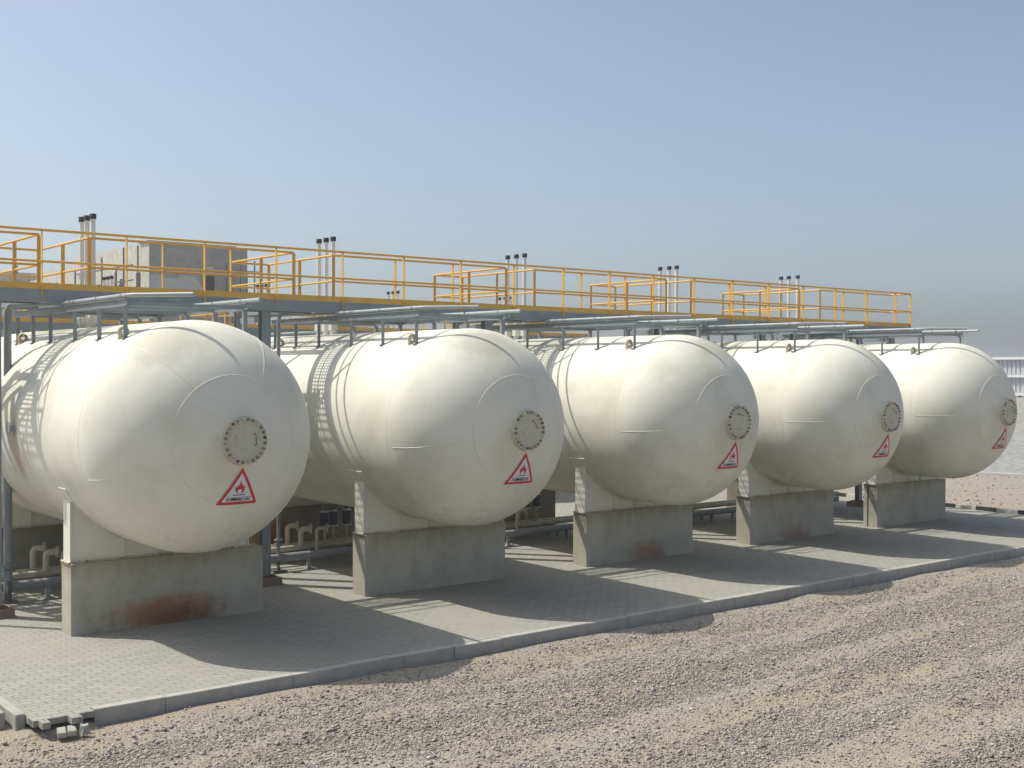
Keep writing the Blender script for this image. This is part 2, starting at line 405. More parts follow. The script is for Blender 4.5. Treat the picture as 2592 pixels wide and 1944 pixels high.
paver([(-2.90, -2.73), (-2.81, -2.74), (-2.76, -2.51), (-2.84, -2.50)], -.082, "right one of two loose paving blocks lying in the sand at the paving corner")
bb = MB((-2.72, -2.70, -.14)); rr = random.Random(5); V = []
for k in range(6):
    a = k*1.047; V.append((-2.72+.06*math.cos(a)*rr.uniform(.8, 1.2), -2.70+.05*math.sin(a)*rr.uniform(.8, 1.2), -.15))
for k in range(6):
    a = k*1.047+.2; V.append((-2.715+.055*math.cos(a)*rr.uniform(.7, 1.1), -2.69+.045*math.sin(a)*rr.uniform(.8, 1.2), -.045+rr.uniform(-.015, .015)))
bb.add(V, [(k, (k+1) % 6, 6+(k+1) % 6, 6+k) for k in range(6)]+[tuple(range(6, 12)), tuple(range(5, -1, -1))])
tag(bb.build("broken_block", M_kerb), "broken lump of concrete block standing next to the first kerb stone", "concrete lump")

# ------------------------------------------------------------------ kerbs
KG = "kerb stones along the front edge of the paving"
def kerb_mesh(L, mat, w_=.115, z0=-.30, z1=.006, o=(0, 0, 0)):
    b = MB(o); i = .008
    pr = [(0, z0), (0, z1-i), (i, z1), (w_, z1), (w_, z0)]
    v = [(.003, y, z) for y, z in pr]+[(L-.003, y, z) for y, z in pr]
    b.add(v, [(k, k+5, (k+1) % 5+5, (k+1) % 5) for k in range(5)]+[(0, 1, 2, 3, 4), (9, 8, 7, 6, 5)])
    return b
k0 = kerb_mesh(.847, M_kerb).build("kerb_stone", M_kerb)
k0.location = (-2.487, KY, 0); tag(k0, "end kerb stone with its cut end exposed at the unfinished left corner", "kerb stone", KG)
xk = -2.487+.847; ki = 1
while xk < 24.0:
    c = k0.copy(); COL.objects.link(c); c.location = (xk, KY+random.uniform(-.007, .007), random.uniform(-.007, .004)); c.rotation_euler.z = random.uniform(-.006, .006)
    c['label'] = "plain grey kerb stone in the long row between paving and gravel"; xk += .847; ki += 1
# left edge kerb, two rows of stones
lk = MB((-3.235, -2.15, -.25)); lk.bbox(-3.29, -2.15, -.25, -3.18, -1.22, .035)
tag(lk.build("kerb_stone", M_kerb), "upright kerb stone at the left picture edge, touching the paving", "kerb stone", "kerb stones at the left edge")
lk = MB((-3.42, -1.92, -.25)); lk.bbox(-3.50, -1.95, -.25, -3.345, -1.0, .03)
tag(lk.build("kerb_stone", M_kerb), "outer kerb stone cut by the left picture edge, set apart from the paving", "kerb stone", "kerb stones at the left edge")
for i in range(6):
    y0 = -1.215+i*.94
    lk = MB((-3.235, y0, -.25)); lk.bbox(-3.29, y0, -.25, -3.18, y0+.93, .035)
    tag(lk.build("kerb_stone", M_kerb), "kerb stone farther back along the left side of the paving", "kerb stone", "kerb stones at the left edge")
# black and white kerb on the far right
L = .62; sb = {0: kerb_mesh(L, M_kerbk, .15, -.25, .10), 1: kerb_mesh(L, M_kerbw, .15, -.25, .10)}
proto = {}
for i in range(26):
    y0 = KY+.2+i*L; k = i % 2
    if k not in proto:
        proto[k] = sb[k].build("kerb_stone", M_kerbk if k == 0 else M_kerbw); c = proto[k]
    else: c = proto[k].copy(); COL.objects.link(c)
    c.location = (24.17, y0, 0); c.rotation_euler.z = math.pi/2
    tag(c, ("black" if k == 0 else "white")+" painted kerb stone in the striped row at the right end of the paving", "kerb stone", "striped kerb stones on the right")

# ------------------------------------------------------------------ embankment and fence, far right
em = MB()
P0 = Vector((35.63, 6.97, -.06)); dirl = Vector((-.236, .972, 0)).normalized(); a = P0-dirl*45; b = P0+dirl*30
F0 = Vector((59.9, 20, 2.45)); fd = Vector((0, 1, 0))
NU, NV = 60, 30; vs = []
for i in range(NU+1):
    t = i/NU; lo = a.lerp(b, t); hi = (F0-fd*40).lerp(F0+fd*34, t)
    for j in range(NV+1):
        s_ = j/NV; q = lo.lerp(hi, s_); zz = lo.z+(hi.z-lo.z)*s_
        if 0 < j < NV: zz += random.uniform(-.015, .015)
        vs.append((q.x, q.y, zz))
for i in range(NU+1):
    t = i/NU; hi = (F0-fd*40).lerp(F0+fd*34, t); q = hi+Vector((1, 0, 0))*30; vs.append((q.x, q.y, 2.45))
fs = [(i*(NV+1)+j, (i+1)*(NV+1)+j, (i+1)*(NV+1)+j+1, i*(NV+1)+j+1) for i in range(NU) for j in range(NV)]
q0 = (NU+1)*(NV+1); fs += [(i*(NV+1)+NV, (i+1)*(NV+1)+NV, q0+i+1, q0+i) for i in range(NU)]
em.add(vs, fs, True); tag(em.build("slope", M_embank), "pale stone slope rising to the fence on the right", kind="structure")
ed = MB(); ed.bar(a+Vector((0, 0, .06)), b+Vector((0, 0, .06)), .25, .16)
tag(ed.build("edging", M_kerbw), "low pale concrete edging at the foot of the slope", "edging")

fe = empty("fence", F0, "tall white corrugated sheet fence with three rails on the slope", "fence")
nrm = Vector((-1, 0, 0))
def fb(name, mat): return name, mat
pan = MB(F0); pitch_ = .27; L0, L1 = -14, 17
x = L0
vs = []; prof = [(0, 0), (.16, 0), (.175, -.035), (.22, -.035)]
u = L0; pts = []
while u < L1:
    for du, dn in prof: pts.append(F0+fd*(u+du)+nrm*(-dn*1.0))
    u += pitch_
nn = len(pts)
for zz in (.12, 2.22): vs += [(p.x, p.y, F0.z+zz) for p in pts]
pan.add(vs, [(i, i+1, nn+i+1, nn+i) for i in range(nn-1)]); pan.build("corrugated_panel", M_fence, fe)
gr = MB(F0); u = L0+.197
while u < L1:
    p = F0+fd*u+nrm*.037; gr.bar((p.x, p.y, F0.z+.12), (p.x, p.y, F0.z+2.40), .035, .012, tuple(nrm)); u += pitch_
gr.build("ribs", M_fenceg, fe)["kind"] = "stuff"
for zz in (.16, 1.22, 2.27):
    r_ = MB(F0); A = F0+fd*L0+nrm*.14+Vector((0, 0, zz)); B = F0+fd*L1+nrm*.14+Vector((0, 0, zz)); r_.bar(A, B, .14, .15); r_.build("rail", M_white, fe)
u = L0+1.5
while u < L1:
    p = F0+fd*u-nrm*.15; r_ = MB(F0); r_.box(p.x-.06, p.y-.06, F0.z-.3, p.x+.06, p.y+.06, F0.z+2.4); r_.build("post", M_fenced, fe); u += 3.2

# ------------------------------------------------------------------ unfinished building behind the walkway
bl = empty("unfinished_building", (19.9, 45, 0), "unfinished cement building with a long cream side wall behind the walkway", "building")
O = (19.9, 45, 0)
b = MB(O); b.box(17.1, 45.002, -.2, 22.7, 57, 10.62); b.box(17.1, 57.0, -.2, 22.7, 63, 10.1); b.box(17.1, 63.0, -.2, 22.7, 68, 9.7); b.build("wall", M_bcream, bl)
b = MB(O); b.box(17.12, 44.98, -.2, 22.7, 45.0, 10.6); b.build("front_render", M_bgrey, bl)
b = MB(O); b.box(17.0, 44.9, 10.62, 22.0, 46.2, 10.70); b.build("roof_slab", M_dark, bl)
for k, (y0, z0, h) in enumerate([(46.2, 8.1, 1.0), (48.6, 8.0, .9), (51.0, 8.0, .8), (54.4, 8.1, .7)]):
    b = MB(O); b.box(17.08, y0, z0, 17.12, y0+.55, z0+h); b.build("window", M_opening, bl)
b = MB(O); b.box(20.15, 44.96, 7.6, 20.75, 44.975, 9.0); b.build("doorway", M_opening, bl)
b = MB(O); b.box(20.3, 44.965, 9.05, 20.7, 44.978, 9.5); b.build("patch", M_bcream, bl)
ug = empty("utility_building", (14.5, 70, 0), "pale low building faint behind the left end of the walkway", "building")
b = MB((14.5, 70, 0)); b.box(15.5, 68.5, -.2, 20.5, 78, 10.4); b.box(14.0, 73, -.2, 15.5, 80, 9.3); b.box(16.9, 68.4, 9, 17.3, 68.5, 11.0); b.build("wall", M_bcream, ug)
b = MB((14.5, 70, 0)); b.box(15.4, 68.4, 10.4, 20.6, 78.1, 10.5); b.build("roof", M_bcream, ug)
sc = empty("scaffold", (16.2, 50, 0), "thin steel scaffold standing along the cream side wall of the unfinished building", "scaffold")
rs = random.Random(2)
for k in range(17):
    y = 45.4+k*1.08; b = MB((16.2, 50, 0)); xx = 16.3+(k % 3 == 0)*.35
    b.tube([(xx, y, -.1), (xx, y, 9.6+rs.uniform(-.3, .9)-(y-45)*.045)], .045, 6); b.build("upright", M_pipe_scaf, sc)
for z in (7.4, 8.6, 9.4):
    b = MB((16.2, 50, 0)); b.tube([(16.3, 45.2, z), (16.3, 62.5 if z < 9 else 54, z)], .04, 6); b.build("ledger", M_pipe_scaf, sc)
b = MB((16.2, 50, 0)); b.tube([(16.3, 46, 8.6), (16.3, 52, 7.6)], .03, 6); b.build("brace", M_pipe_scaf, sc)
sc = empty("scaffold", (22.5, 44.2, 0), "thin steel scaffold in front of the grey end of the unfinished building", "scaffold")
for k, x in enumerate([21.1, 21.45, 21.9, 22.3, 22.75, 23.15]):
    b = MB((22.5, 44.2, 0)); b.tube([(x, 44.2, -.1), (x, 44.2, [9.7, 9.4, 10.0, 9.1, 9.9, 10.05][k])], .04, 6); b.build("upright", M_pipe_scaf, sc)
for z in (7.8, 9.3):
    b = MB((22.5, 44.2, 0)); b.tube([(21.0, 44.2, z), (23.2, 44.2, z)], .025, 6); b.build("ledger", M_pipe_scaf, sc)
pp_ = [(17.15, 7.0), (20.1, 7.0), (20.1, 8.3), (19.7, 8.9), (18.9, 9.0), (18.6, 8.75), (17.9, 8.8), (17.5, 8.95), (17.15, 8.9)]
b = MB(O); b.add([(x, 44.975, z) for x, z in pp_]+[(x, 44.979, z) for x, z in pp_], [tuple(range(9))]+[(i, (i+1) % 9, 9+(i+1) % 9, 9+i) for i in range(9)]); b.build("plaster_patch", simple("fresh_grey_plaster", (.50, .49, .47), .8), bl)
b = MB((20.9, 44.3, 7.4)); b.tube([(20.9, 44.3, 8.0), (21.2, 44.3, 8.6)], .07, 8); b.box(20.85, 44.2, 7.9, 21.25, 44.4, 8.15); b.tube([(21.1, 44.3, 8.0), (20.95, 44.3, 8.5)], .05, 8)

# ------------------------------------------------------------------ gas tanks
ORD = ["first", "second", "third", "fourth", "fifth"]
TL = ["nearest and largest cream gas tank, cut off by the left picture edge",
      "cream gas tank second from the left, next behind the nearest one",
      "middle cream gas tank of the front row of five",
      "cream gas tank second from the right in the front row",
      "farthest cream gas tank at the right end of the front row, beside the fence"]
def surf_y(x, z, off=0):
    """front head surface in tank coordinates (x, z relative to the tank axis)"""
    q = 1-(x*x+z*z)/(TR*TR); return TY+TH-TH*math.sqrt(max(q, 0))-off
def warn_geo(o):
    """polygons of the triangular sign in (x, z) relative to the axis"""
    A, B, C = (.035, -.365), (-.275, -.885), (.345, -.885)
    def rounded(P, r, k=5):
        out = []
        for i in range(3):
            p = Vector(P[i]); a = (Vector(P[i-1])-p).normalized(); c = (Vector(P[(i+1) % 3])-p).normalized()
            d = r/math.tan(.5*a.angle(c)); p0 = p+a*d; p2 = p+c*d
            for t in range(k+1): t /= k; out.append(p0*(1-t)**2+p*2*t*(1-t)+p2*t*t)
        return out
    def disc(P, off, name, mat, parent):
        c = sum(P, Vector((0, 0)))/len(P)
        # resample the outline
        Q = []
        for i in range(len(P)):
            a, b_ = P[i], P[(i+1) % len(P)]; k = max(1, int((b_-a).length/.03))
            for t in range(k): Q.append(a.lerp(b_, t/k))
        n = len(Q); vs = []; fs = []; K = 8
        for j in range(K):
            s_ = 1-j/K
            for q in Q: p = c+(q-c)*s_; vs.append((p.x, surf_y(p.x, p.y, off), TZ+p.y))
        vs.append((c.x, surf_y(c.x, c.y, off), TZ+c.y))
        for j in range(K-1):
            for i in range(n): fs.append((j*n+i, j*n+(i+1) % n, (j+1)*n+(i+1) % n, (j+1)*n+i))
        for i in range(n): fs.append(((K-1)*n+i, (K-1)*n+(i+1) % n, K*n))
        m_ = MB(o); m_.add(vs, fs, True); return m_.build(name, mat, parent)
    return A, B, C, rounded, disc
FLAME = [(-.01,-.5),(-.045,-.47),(-.062,-.42),(-.075,-.36),(-.072,-.30),(-.085,-.25),(-.055,-.28),(-.06,-.21),(-.035,-.25),(-.04,-.15),(-.018,-.22),(-.012,-.10),(0,-.02),
         (.010,-.10),(.014,-.20),(.036,-.13),(.032,-.23),(.058,-.19),(.054,-.28),(.088,-.24),(.074,-.32),(.078,-.38),(.062,-.44),(.045,-.48),(.012,-.5),
         (.035,-.455),(.042,-.405),(.030,-.36),(.008,-.335),(-.016,-.35),(-.036,-.395),(-.034,-.45)]
def text_mesh():
    cu = bpy.data.curves.new("lettering", 'FONT'); cu.body = "FLAMMABLE GAS"; cu.size = .078; cu.align_x = 'CENTER'; cu.shear = .25; cu.space_character = .93; cu.offset = .0012
    cu.resolution_u = 2
    t = bpy.data.objects.new("tmp", cu); COL.objects.link(t); bpy.context.view_layer.update()
    me = bpy.data.meshes.new_from_object(t.evaluated_get(bpy.context.evaluated_depsgraph_get()))
    v = [tuple(q.co) for q in me.vertices]; f = [tuple(p.vertices) for p in me.polygons]
    bpy.data.objects.remove(t); bpy.data.meshes.remove(me); return v, f
TXT = text_mesh()
PET = [(199, 129, 62, -10, -84), (190, 118, 46, -26, -98), (186, 114, 42, -30, -102), (184, 112, 40, -32, -104), (183, 111, 39, -33, -105)]
def make_tank(i):
    X = TX[i]; o = (0, 0, PZ)
    t = empty("gas_tank", (X, 0, PZ), TL[i], "gas tank", "cream gas tanks of the front row")
    prof = []
    K = 40
    for k in range(K+1):
        a = math.pi/2*k/K; prof.append((TY+TH-TH*math.cos(a), TR*math.sin(a) if k else .0005))
    yc = TY+TH; ye = 8.0
    for k in range(1, 16): prof.append((yc+(ye-yc)*k/16, TR))
    for k in range(K+1):
        a = math.pi/2*k/K; prof.append((ye+TH*math.sin(a), TR*math.cos(a)+(.0005 if k == K else 0)))
    b = MB(o); b.lathe_y(prof, 0, TZ, 144); b.build("shell", M_cream[i], t)
    # weld seams: crown circle, petals, head joint, course joints
    def bead(pts, r=.0075): return MB(o).tube(pts, r, 6)
    rc = .895; pts = [(rc*math.cos(a), surf_y(rc, 0, -.001), TZ+rc*math.sin(a)) for a in [2*math.pi*k/72 for k in range(73)]]
    bead(pts).build("weld_seam", M_weld, t)
    for deg in PET[i]:
        a = R(deg); pts = []
        for k in range(17):
            r = rc+(TR-.004-rc)*math.sin(math.pi/2*k/16); pts.append((r*math.cos(a), surf_y(r, 0, -.001), TZ+r*math.sin(a)))
        bead(pts, .006).build("weld_seam", M_weld, t)
    for y in (yc+.03, 3.0, 5.5):
        pts = [(TR*math.cos(a), y, TZ+TR*math.sin(a)) for a in [2*math.pi*k/96 for k in range(97)]]
        bead(pts, .003).build("weld_seam", M_cream[i], t)
    # manhole
    mh = MB(o); y0 = TY
    pf = [(y0+.12, .27), (y0+.03, .27), (y0+.03, .335), (y0-.012, .335)]
    mh.lathe_y(pf, .03, TZ, 48, False)
    mh = mh.build("manhole", M_cream[i], t)
    y0 += .066; mc = MB(o); mc.lathe_y([(y0-.0785, .20), (y0-.0785, .332), (y0-.118, .332), (y0-.122, .326), (y0-.122, .245), (y0-.128, .240), (y0-.128, .0005)], .03, TZ, 48, False)
    mcv = mc.build("cover", M_cover, mh)
    for k in range(24):
        a = 2*math.pi*(k+.5)/24; cx, cz = .03+.292*math.cos(a), TZ+.292*math.sin(a)
        bt = MB(o); bt.tube([(cx, y0-.118, cz), (cx, y0-.140, cz)], .0215, 6); bt.tube([(cx, y0-.140, cz), (cx, y0-.163, cz)], .011, 6)
        bt.build("bolt", (M_rust if (k*7+i) % 8 == 0 else M_bolt if (k*5+i) % 3 else M_rcream), mh)
    for sx in (-.13, .15):
        hb = MB(o); ra = R([4, 38, 80, 55, 20][i]); ca_, sa_ = math.cos(ra), math.sin(ra)
        hp = [(sx-.02, .127, .09), (sx, .150, .085), (sx, .150, -.075), (sx-.02, .127, -.08)]
        hb.tube(fillet([(.03+a_*ca_-c_*sa_, y0-b_, TZ+a_*sa_+c_*ca_) for a_, b_, c_ in hp], .02), .0052, 6)
        hb.build("handle", M_rcream if sx < 0 else M_rust, mh)
    # warning sign
    A, B, C, rounded, disc = warn_geo(o)
    ws = disc(rounded([A, B, C], .018), .011, "warning_sign", M_red, t)
    cen = (Vector(A)+Vector(B)+Vector(C))/3; inn = [cen+(Vector(p)-cen)*.77 for p in (A, B, C)]
    disc(rounded(inn, .006), .014, "sign_face", M_signw, ws)
    fx, fz, s_ = .032, -.535, .39
    P = [Vector((fx+x*s_*2.35, fz+z*s_, 0)) for x, z in FLAME]
    fl = MB(o); fl.add([(p.x, surf_y(p.x, p.y, .017), TZ+p.y) for p in P], [tuple(q) for q in tessellate_polygon([P])]); fl.build("flame_symbol", M_red, ws)
    br_ = MB(o); q = [(fx-.092, -.755), (fx+.088, -.755), (fx+.088, -.743), (fx-.092, -.743)]
    br_.add([(x, surf_y(x, z, .017), TZ+z) for x, z in q], [(0, 1, 2, 3)]); br_.build("flame_bar", M_signk, ws)
    v, f = TXT; lt = MB(o)
    wmax = max(x for x, _, _ in v); k_ = .182/wmax
    lt.add([(.030+x*k_, surf_y(.030+x*k_, -.834+y, .018), TZ-.834+y) for x, y, _ in v], f); lt.build("lettering", M_signk, ws)
    # saddles
    for (s0, s1) in ((1.66, 1.95), (6.17, 6.46)):
        ym = (s0+s1)/2
        web = MB(o); N = 40; top = []
        for k in range(N+1):
            x = -1.41+2.82*k/N; top.append((x, TZ-math.sqrt((TR+.012)**2-x*x)))
        for (y,) in ((s0+.03,), (s0+.06,)): pass
        vs = [(x, s0+.03, PZ+.02) for x, z in top]+[(x, s0+.03, z) for x, z in top]+[(x, s0+.06, PZ+.02) for x, z in top]+[(x, s0+.06, z) for x, z in top]
        n = N+1
        web.add(vs, [(k, k+1, n+k+1, n+k) for k in range(N)]+[(2*n+k+1, 2*n+k, 3*n+k, 3*n+k+1) for k in range(N)])
        sd_ = web.build("saddle", M_cream_steel, t)
        for x in (-1.41, -.62, -.02, .58, 1.41):
            e = MB(o); zt = TZ-math.sqrt((TR+.012)**2-x*x); hw = .012
            if abs(x) < .1: zt = max(zt, PZ+.06)
            e.box(x-hw, s0, PZ+.021, x+hw, s1, zt+(0 if abs(x) > 1 else .0)); e.build("stiffener", M_cream_steel, sd_)
        wp = MB(o); vs = []; K = 48
        for k in range(K+1):
            a = R(-90-63+126*k/K)
            for rr_, yy in ((TR+.001, s0-.07), (TR+.014, s0-.07), (TR+.014, s1+.07), (TR+.001, s1+.07)):
                vs.append((rr_*math.cos(a), yy, TZ+rr_*math.sin(a)))
        wp.add(vs, [(k*4+j, (k+1)*4+j, (k+1)*4+(j+1) % 4, k*4+(j+1) % 4) for k in range(K) for j in range(4)]+[(0, 1, 2, 3), (K*4+3, K*4+2, K*4+1, K*4)])
        wp.build("wear_plate", M_cream_steel, sd_)
        bp = MB(o); bp.box(-1.46, s0-.03, PZ+.003, 1.46, s1+.03, PZ+.021); bp.build("base_plate", M_rcream, sd_)
    # lifting lugs
    for y in (.98, 5.72):
        lg = MB(o); lg.torus_y(-.885, y, 4.43, .062, .03, 28, 10); lg.box(-.96, y-.022, 4.27, -.82, y+.022, 4.39); lg.build("lifting_lug", M_rcream, t)
    # side nozzle with gauge glass
    nz = MB(o); nz.tube([(-1.66, 3.44, TZ+.04), (-1.76, 3.44, TZ+.04)], .05, 12); nz.tube([(-1.76, 3.44, TZ+.04), (-1.79, 3.44, TZ+.04)], .095, 20)
    nz.build("side_nozzle", M_greyl, t)
    return t
tanks = [make_tank(i) for i in range(5)]

# the second row of tanks behind (seen in slivers through the frames)
YO = 13.3
for i in range(5):
    c = copy_tree(tanks[i]); c.location = (TX[i]+(-.05), YO, PZ)
    c['label'] = ["leftmost", "second", "middle", "fourth", "last"][i]+" cream gas tank of the back row, behind the "+ORD[i]+" front tank"
    c['group'] = "cream gas tanks of the back row"

# plinths
PLAB = ["rust stained grey concrete plinth under the nearest gas tank", "clean faced concrete plinth under the gas tank second from the left",
        "concrete plinth with a small rust stain under the middle gas tank", "concrete plinth with a low rust stain under the gas tank second from the right",
        "concrete plinth with a dark slot and rusty foot under the farthest gas tank"]
def plinth(x, y0, mat, label, group, z1=PZ, d=.418):
    b = MB((x, y0, 0)); b.bbox(x-1.43, y0, -.05, x+1.638, y0+d, z1, .012)
    return tag(b.build("concrete_plinth", mat), label, "plinth", group)
for i in range(5):
    plinth(TX[i], 1.594, M_conc[i], PLAB[i], "plinths under the front ends of the tanks")
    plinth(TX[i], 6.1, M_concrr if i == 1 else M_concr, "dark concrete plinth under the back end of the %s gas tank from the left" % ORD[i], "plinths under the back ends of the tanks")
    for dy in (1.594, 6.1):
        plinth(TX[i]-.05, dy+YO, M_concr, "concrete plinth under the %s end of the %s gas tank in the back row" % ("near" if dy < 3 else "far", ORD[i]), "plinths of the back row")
# slot (expansion joint strip) and rusty foot on the last plinth's left face
b = MB((TX[4]-1.43, 1.72, 0)); b.box(TX[4]-1.434, 1.86, 0, TX[4]-1.425, 1.895, 1.04)
tag(b.build("cable_strip", M_black), "thin black cable running up the left face of the farthest plinth", "cable")

# ------------------------------------------------------------------ pipe frames on the tanks
FL = ["grey sprinkler pipe frame on the nearest tank, its riser at the left picture edge",
      "grey sprinkler pipe frame standing on the tank second from the left", "grey sprinkler pipe frame standing on the middle tank",
      "grey sprinkler pipe frame standing on the tank second from the right", "grey sprinkler pipe frame standing on the farthest tank against the sky"]
def make_frame(i, first=False):
    o = (0, 0, 4.3); t = empty("sprinkler_frame", (TX[i], 0, 4.3), FL[i], "pipe frame", "sprinkler frames on the front row of tanks")
    PY = [.80, 1.85, 2.92, 4.10, 5.0, 5.87]
    for sx in (-1, 1):
        x = .93*sx; zb = TZ+math.sqrt(TR**2-.93**2)
        for y in PY:
            p = MB(o)
            zy = zb-.01
            p.box(x-.03, y-.028, zy, x+.03, y-.020, 4.80); p.box(x-.03*sx-.004, y-.0197, zy, x-.03*sx+.004, y+.03, 4.80)
            p.box(x-.05, y-.05, zy, x+.05, y+.05, zy+.02)
            p.build("leg", M_grey, t)
        bm_ = MB(o); bm_.box(x-.03, .70, 4.80, x+.03, 6.0, 4.812); bm_.box(x-.03, .70, 4.893, x+.03, 6.0, 4.905); bm_.box(x-.004, .702, 4.8121, x+.004, 5.998, 4.8929)
        bm_.build("side_beam", M_grey, t)
    for y in PY[:]:
        bm_ = MB(o); bm_.box(-.899, y-.025, 4.805, .899, y+.025, 4.86); bm_.build("cross_beam", M_grey, t)
    r = .033; zc = 4.945
    if first: ri = .072
    else: ri = .036
    pp = MB(o)
    run = fillet([(-1.4, 4.8, .2), (-1.4, 4.8, zc+.02), (-.93, 3.45, zc+.01)], .16, 8)
    pp.tube(run, [ri if q.z < 4.7 else (ri*.75+r*.25 if q.z < 4.9 else max(r, ri*.62)) for q in run] if first else r+.002, 16); pp.build("riser", M_grey, t)
    for z in (.52, .60):
        fg = MB(o); fg.tube([(-1.4, 4.8, z), (-1.4, 4.8, z+.03)], ri+.045, 16); fg.build("flange", M_grey, t)
    fg = MB(o); fg.tube([(-1.4, 4.8, .03), (-1.4, 4.8, .2)], ri*.8, 12); fg.box(-1.4-.13, 4.67, .015, -1.4+.13, 4.93, .035); fg.build("foot", M_dark, t)
    lp = MB(o); lp.tube(fillet([(-.93, 3.45, zc), (-.93, .66, zc), (-.30, -.12, zc)], .12, 6), r, 12); lp.build("spray_pipe", M_greyl, t)
    lp = MB(o); lp.tube(fillet([(-.93, 3.45, zc+.001), (-.5, 3.9, zc), (.5, 3.9, zc), (.93, 3.45, zc), (.93, .28, zc-.01)], .15, 6), r, 12); lp.build("spray_pipe", M_greyl, t)
    for (x, y) in [(-.93, 3.0), (-.93, 2.3), (-.93, 1.5), (-.80, .5), (-.45, .07), (.93, 2.6), (.93, 1.6), (.93, .6)]:
        q = MB(o); q.tube([(x, y, zc-.02), (x, y, zc-.085)], .009, 6); q.tube([(x, y, zc-.085), (x, y, zc-.105)], .018, 8); q.build("spray_nozzle", M_grey, t)
    for y in (.9, 1.9, 2.9):
        for x in (-.93, .93):
            q = MB(o); q.torus_y(x, y, zc, r+.004, .006, 16, 6); q.build("pipe_clamp", M_grey, t)
    return t
f0 = make_frame(0, True); f1 = make_frame(1)
fr = [f0, f1]
for i in (2, 3, 4):
    c = copy_tree(f1); c.location = (TX[i], 0, 4.3); c['label'] = FL[i]; fr.append(c)
for i in range(5):
    c = copy_tree(f1); c.location = (TX[i]-.05, YO, 4.3); c['label'] = "grey sprinkler pipe frame on the %s tank of the back row" % ORD[i]; c['group'] = "sprinkler frames on the back row of tanks"

# ------------------------------------------------------------------ vent stacks
def make_vent():
    t = empty("vent_stack", (0, 0, 4.6), "x", "vent stack")
    b = MB(); b.tube([(0, 0, -.02), (0, 0, .02)], .085, 16); b.tube([(0, 0, .02), (0, 0, .10)], .055, 12)
    b.build("base_flange", M_white, t)
    b = MB(); b.bbox(-.07, -.07, .10, .07, .07, .30, .015); b.build("relief_valve", M_white, t)
    b = MB(); b.tube([(0, 0, .30), (0, 0, 1.93)], .043, 16); b.build("pipe", M_white, t)
    b = MB(); b.tube([(0, 0, 1.90), (0, 0, 1.985), (0, 0, 1.99)], [.058, .058, .05], 16); b.build("cap", M_black, t)
    return t
V0 = make_vent(); used = False
ys = [[5.29, 5.04, 4.74], [5.72, 5.43, 5.15], [5.94, 5.62, 5.32], [5.82, 5.50, 5.24], [5.78, 5.51, 5.20]]
POS3 = ["left", "middle", "right"]
for row in (0, 1):
    for i in range(5):
        for k in range(3):
            c = V0 if not used else copy_tree(V0); used = True
            y = ys[i][k] if row == 0 else 5.3-.3*k+YO
            c.location = (TX[i]+(0 if row == 0 else [.35, .2, -.05, -.1, -.1][i]), y, 4.595)
            if row == 0: tag(c, "white vent pipe with black cap, %s of three above the %s front tank" % (POS3[k], ORD[i]), group="vent pipes of the front row")
            else: tag(c, "small white vent pipe with black cap, %s of three on the %s back row tank" % (POS3[k], ORD[i]), group="vent pipes of the back row")

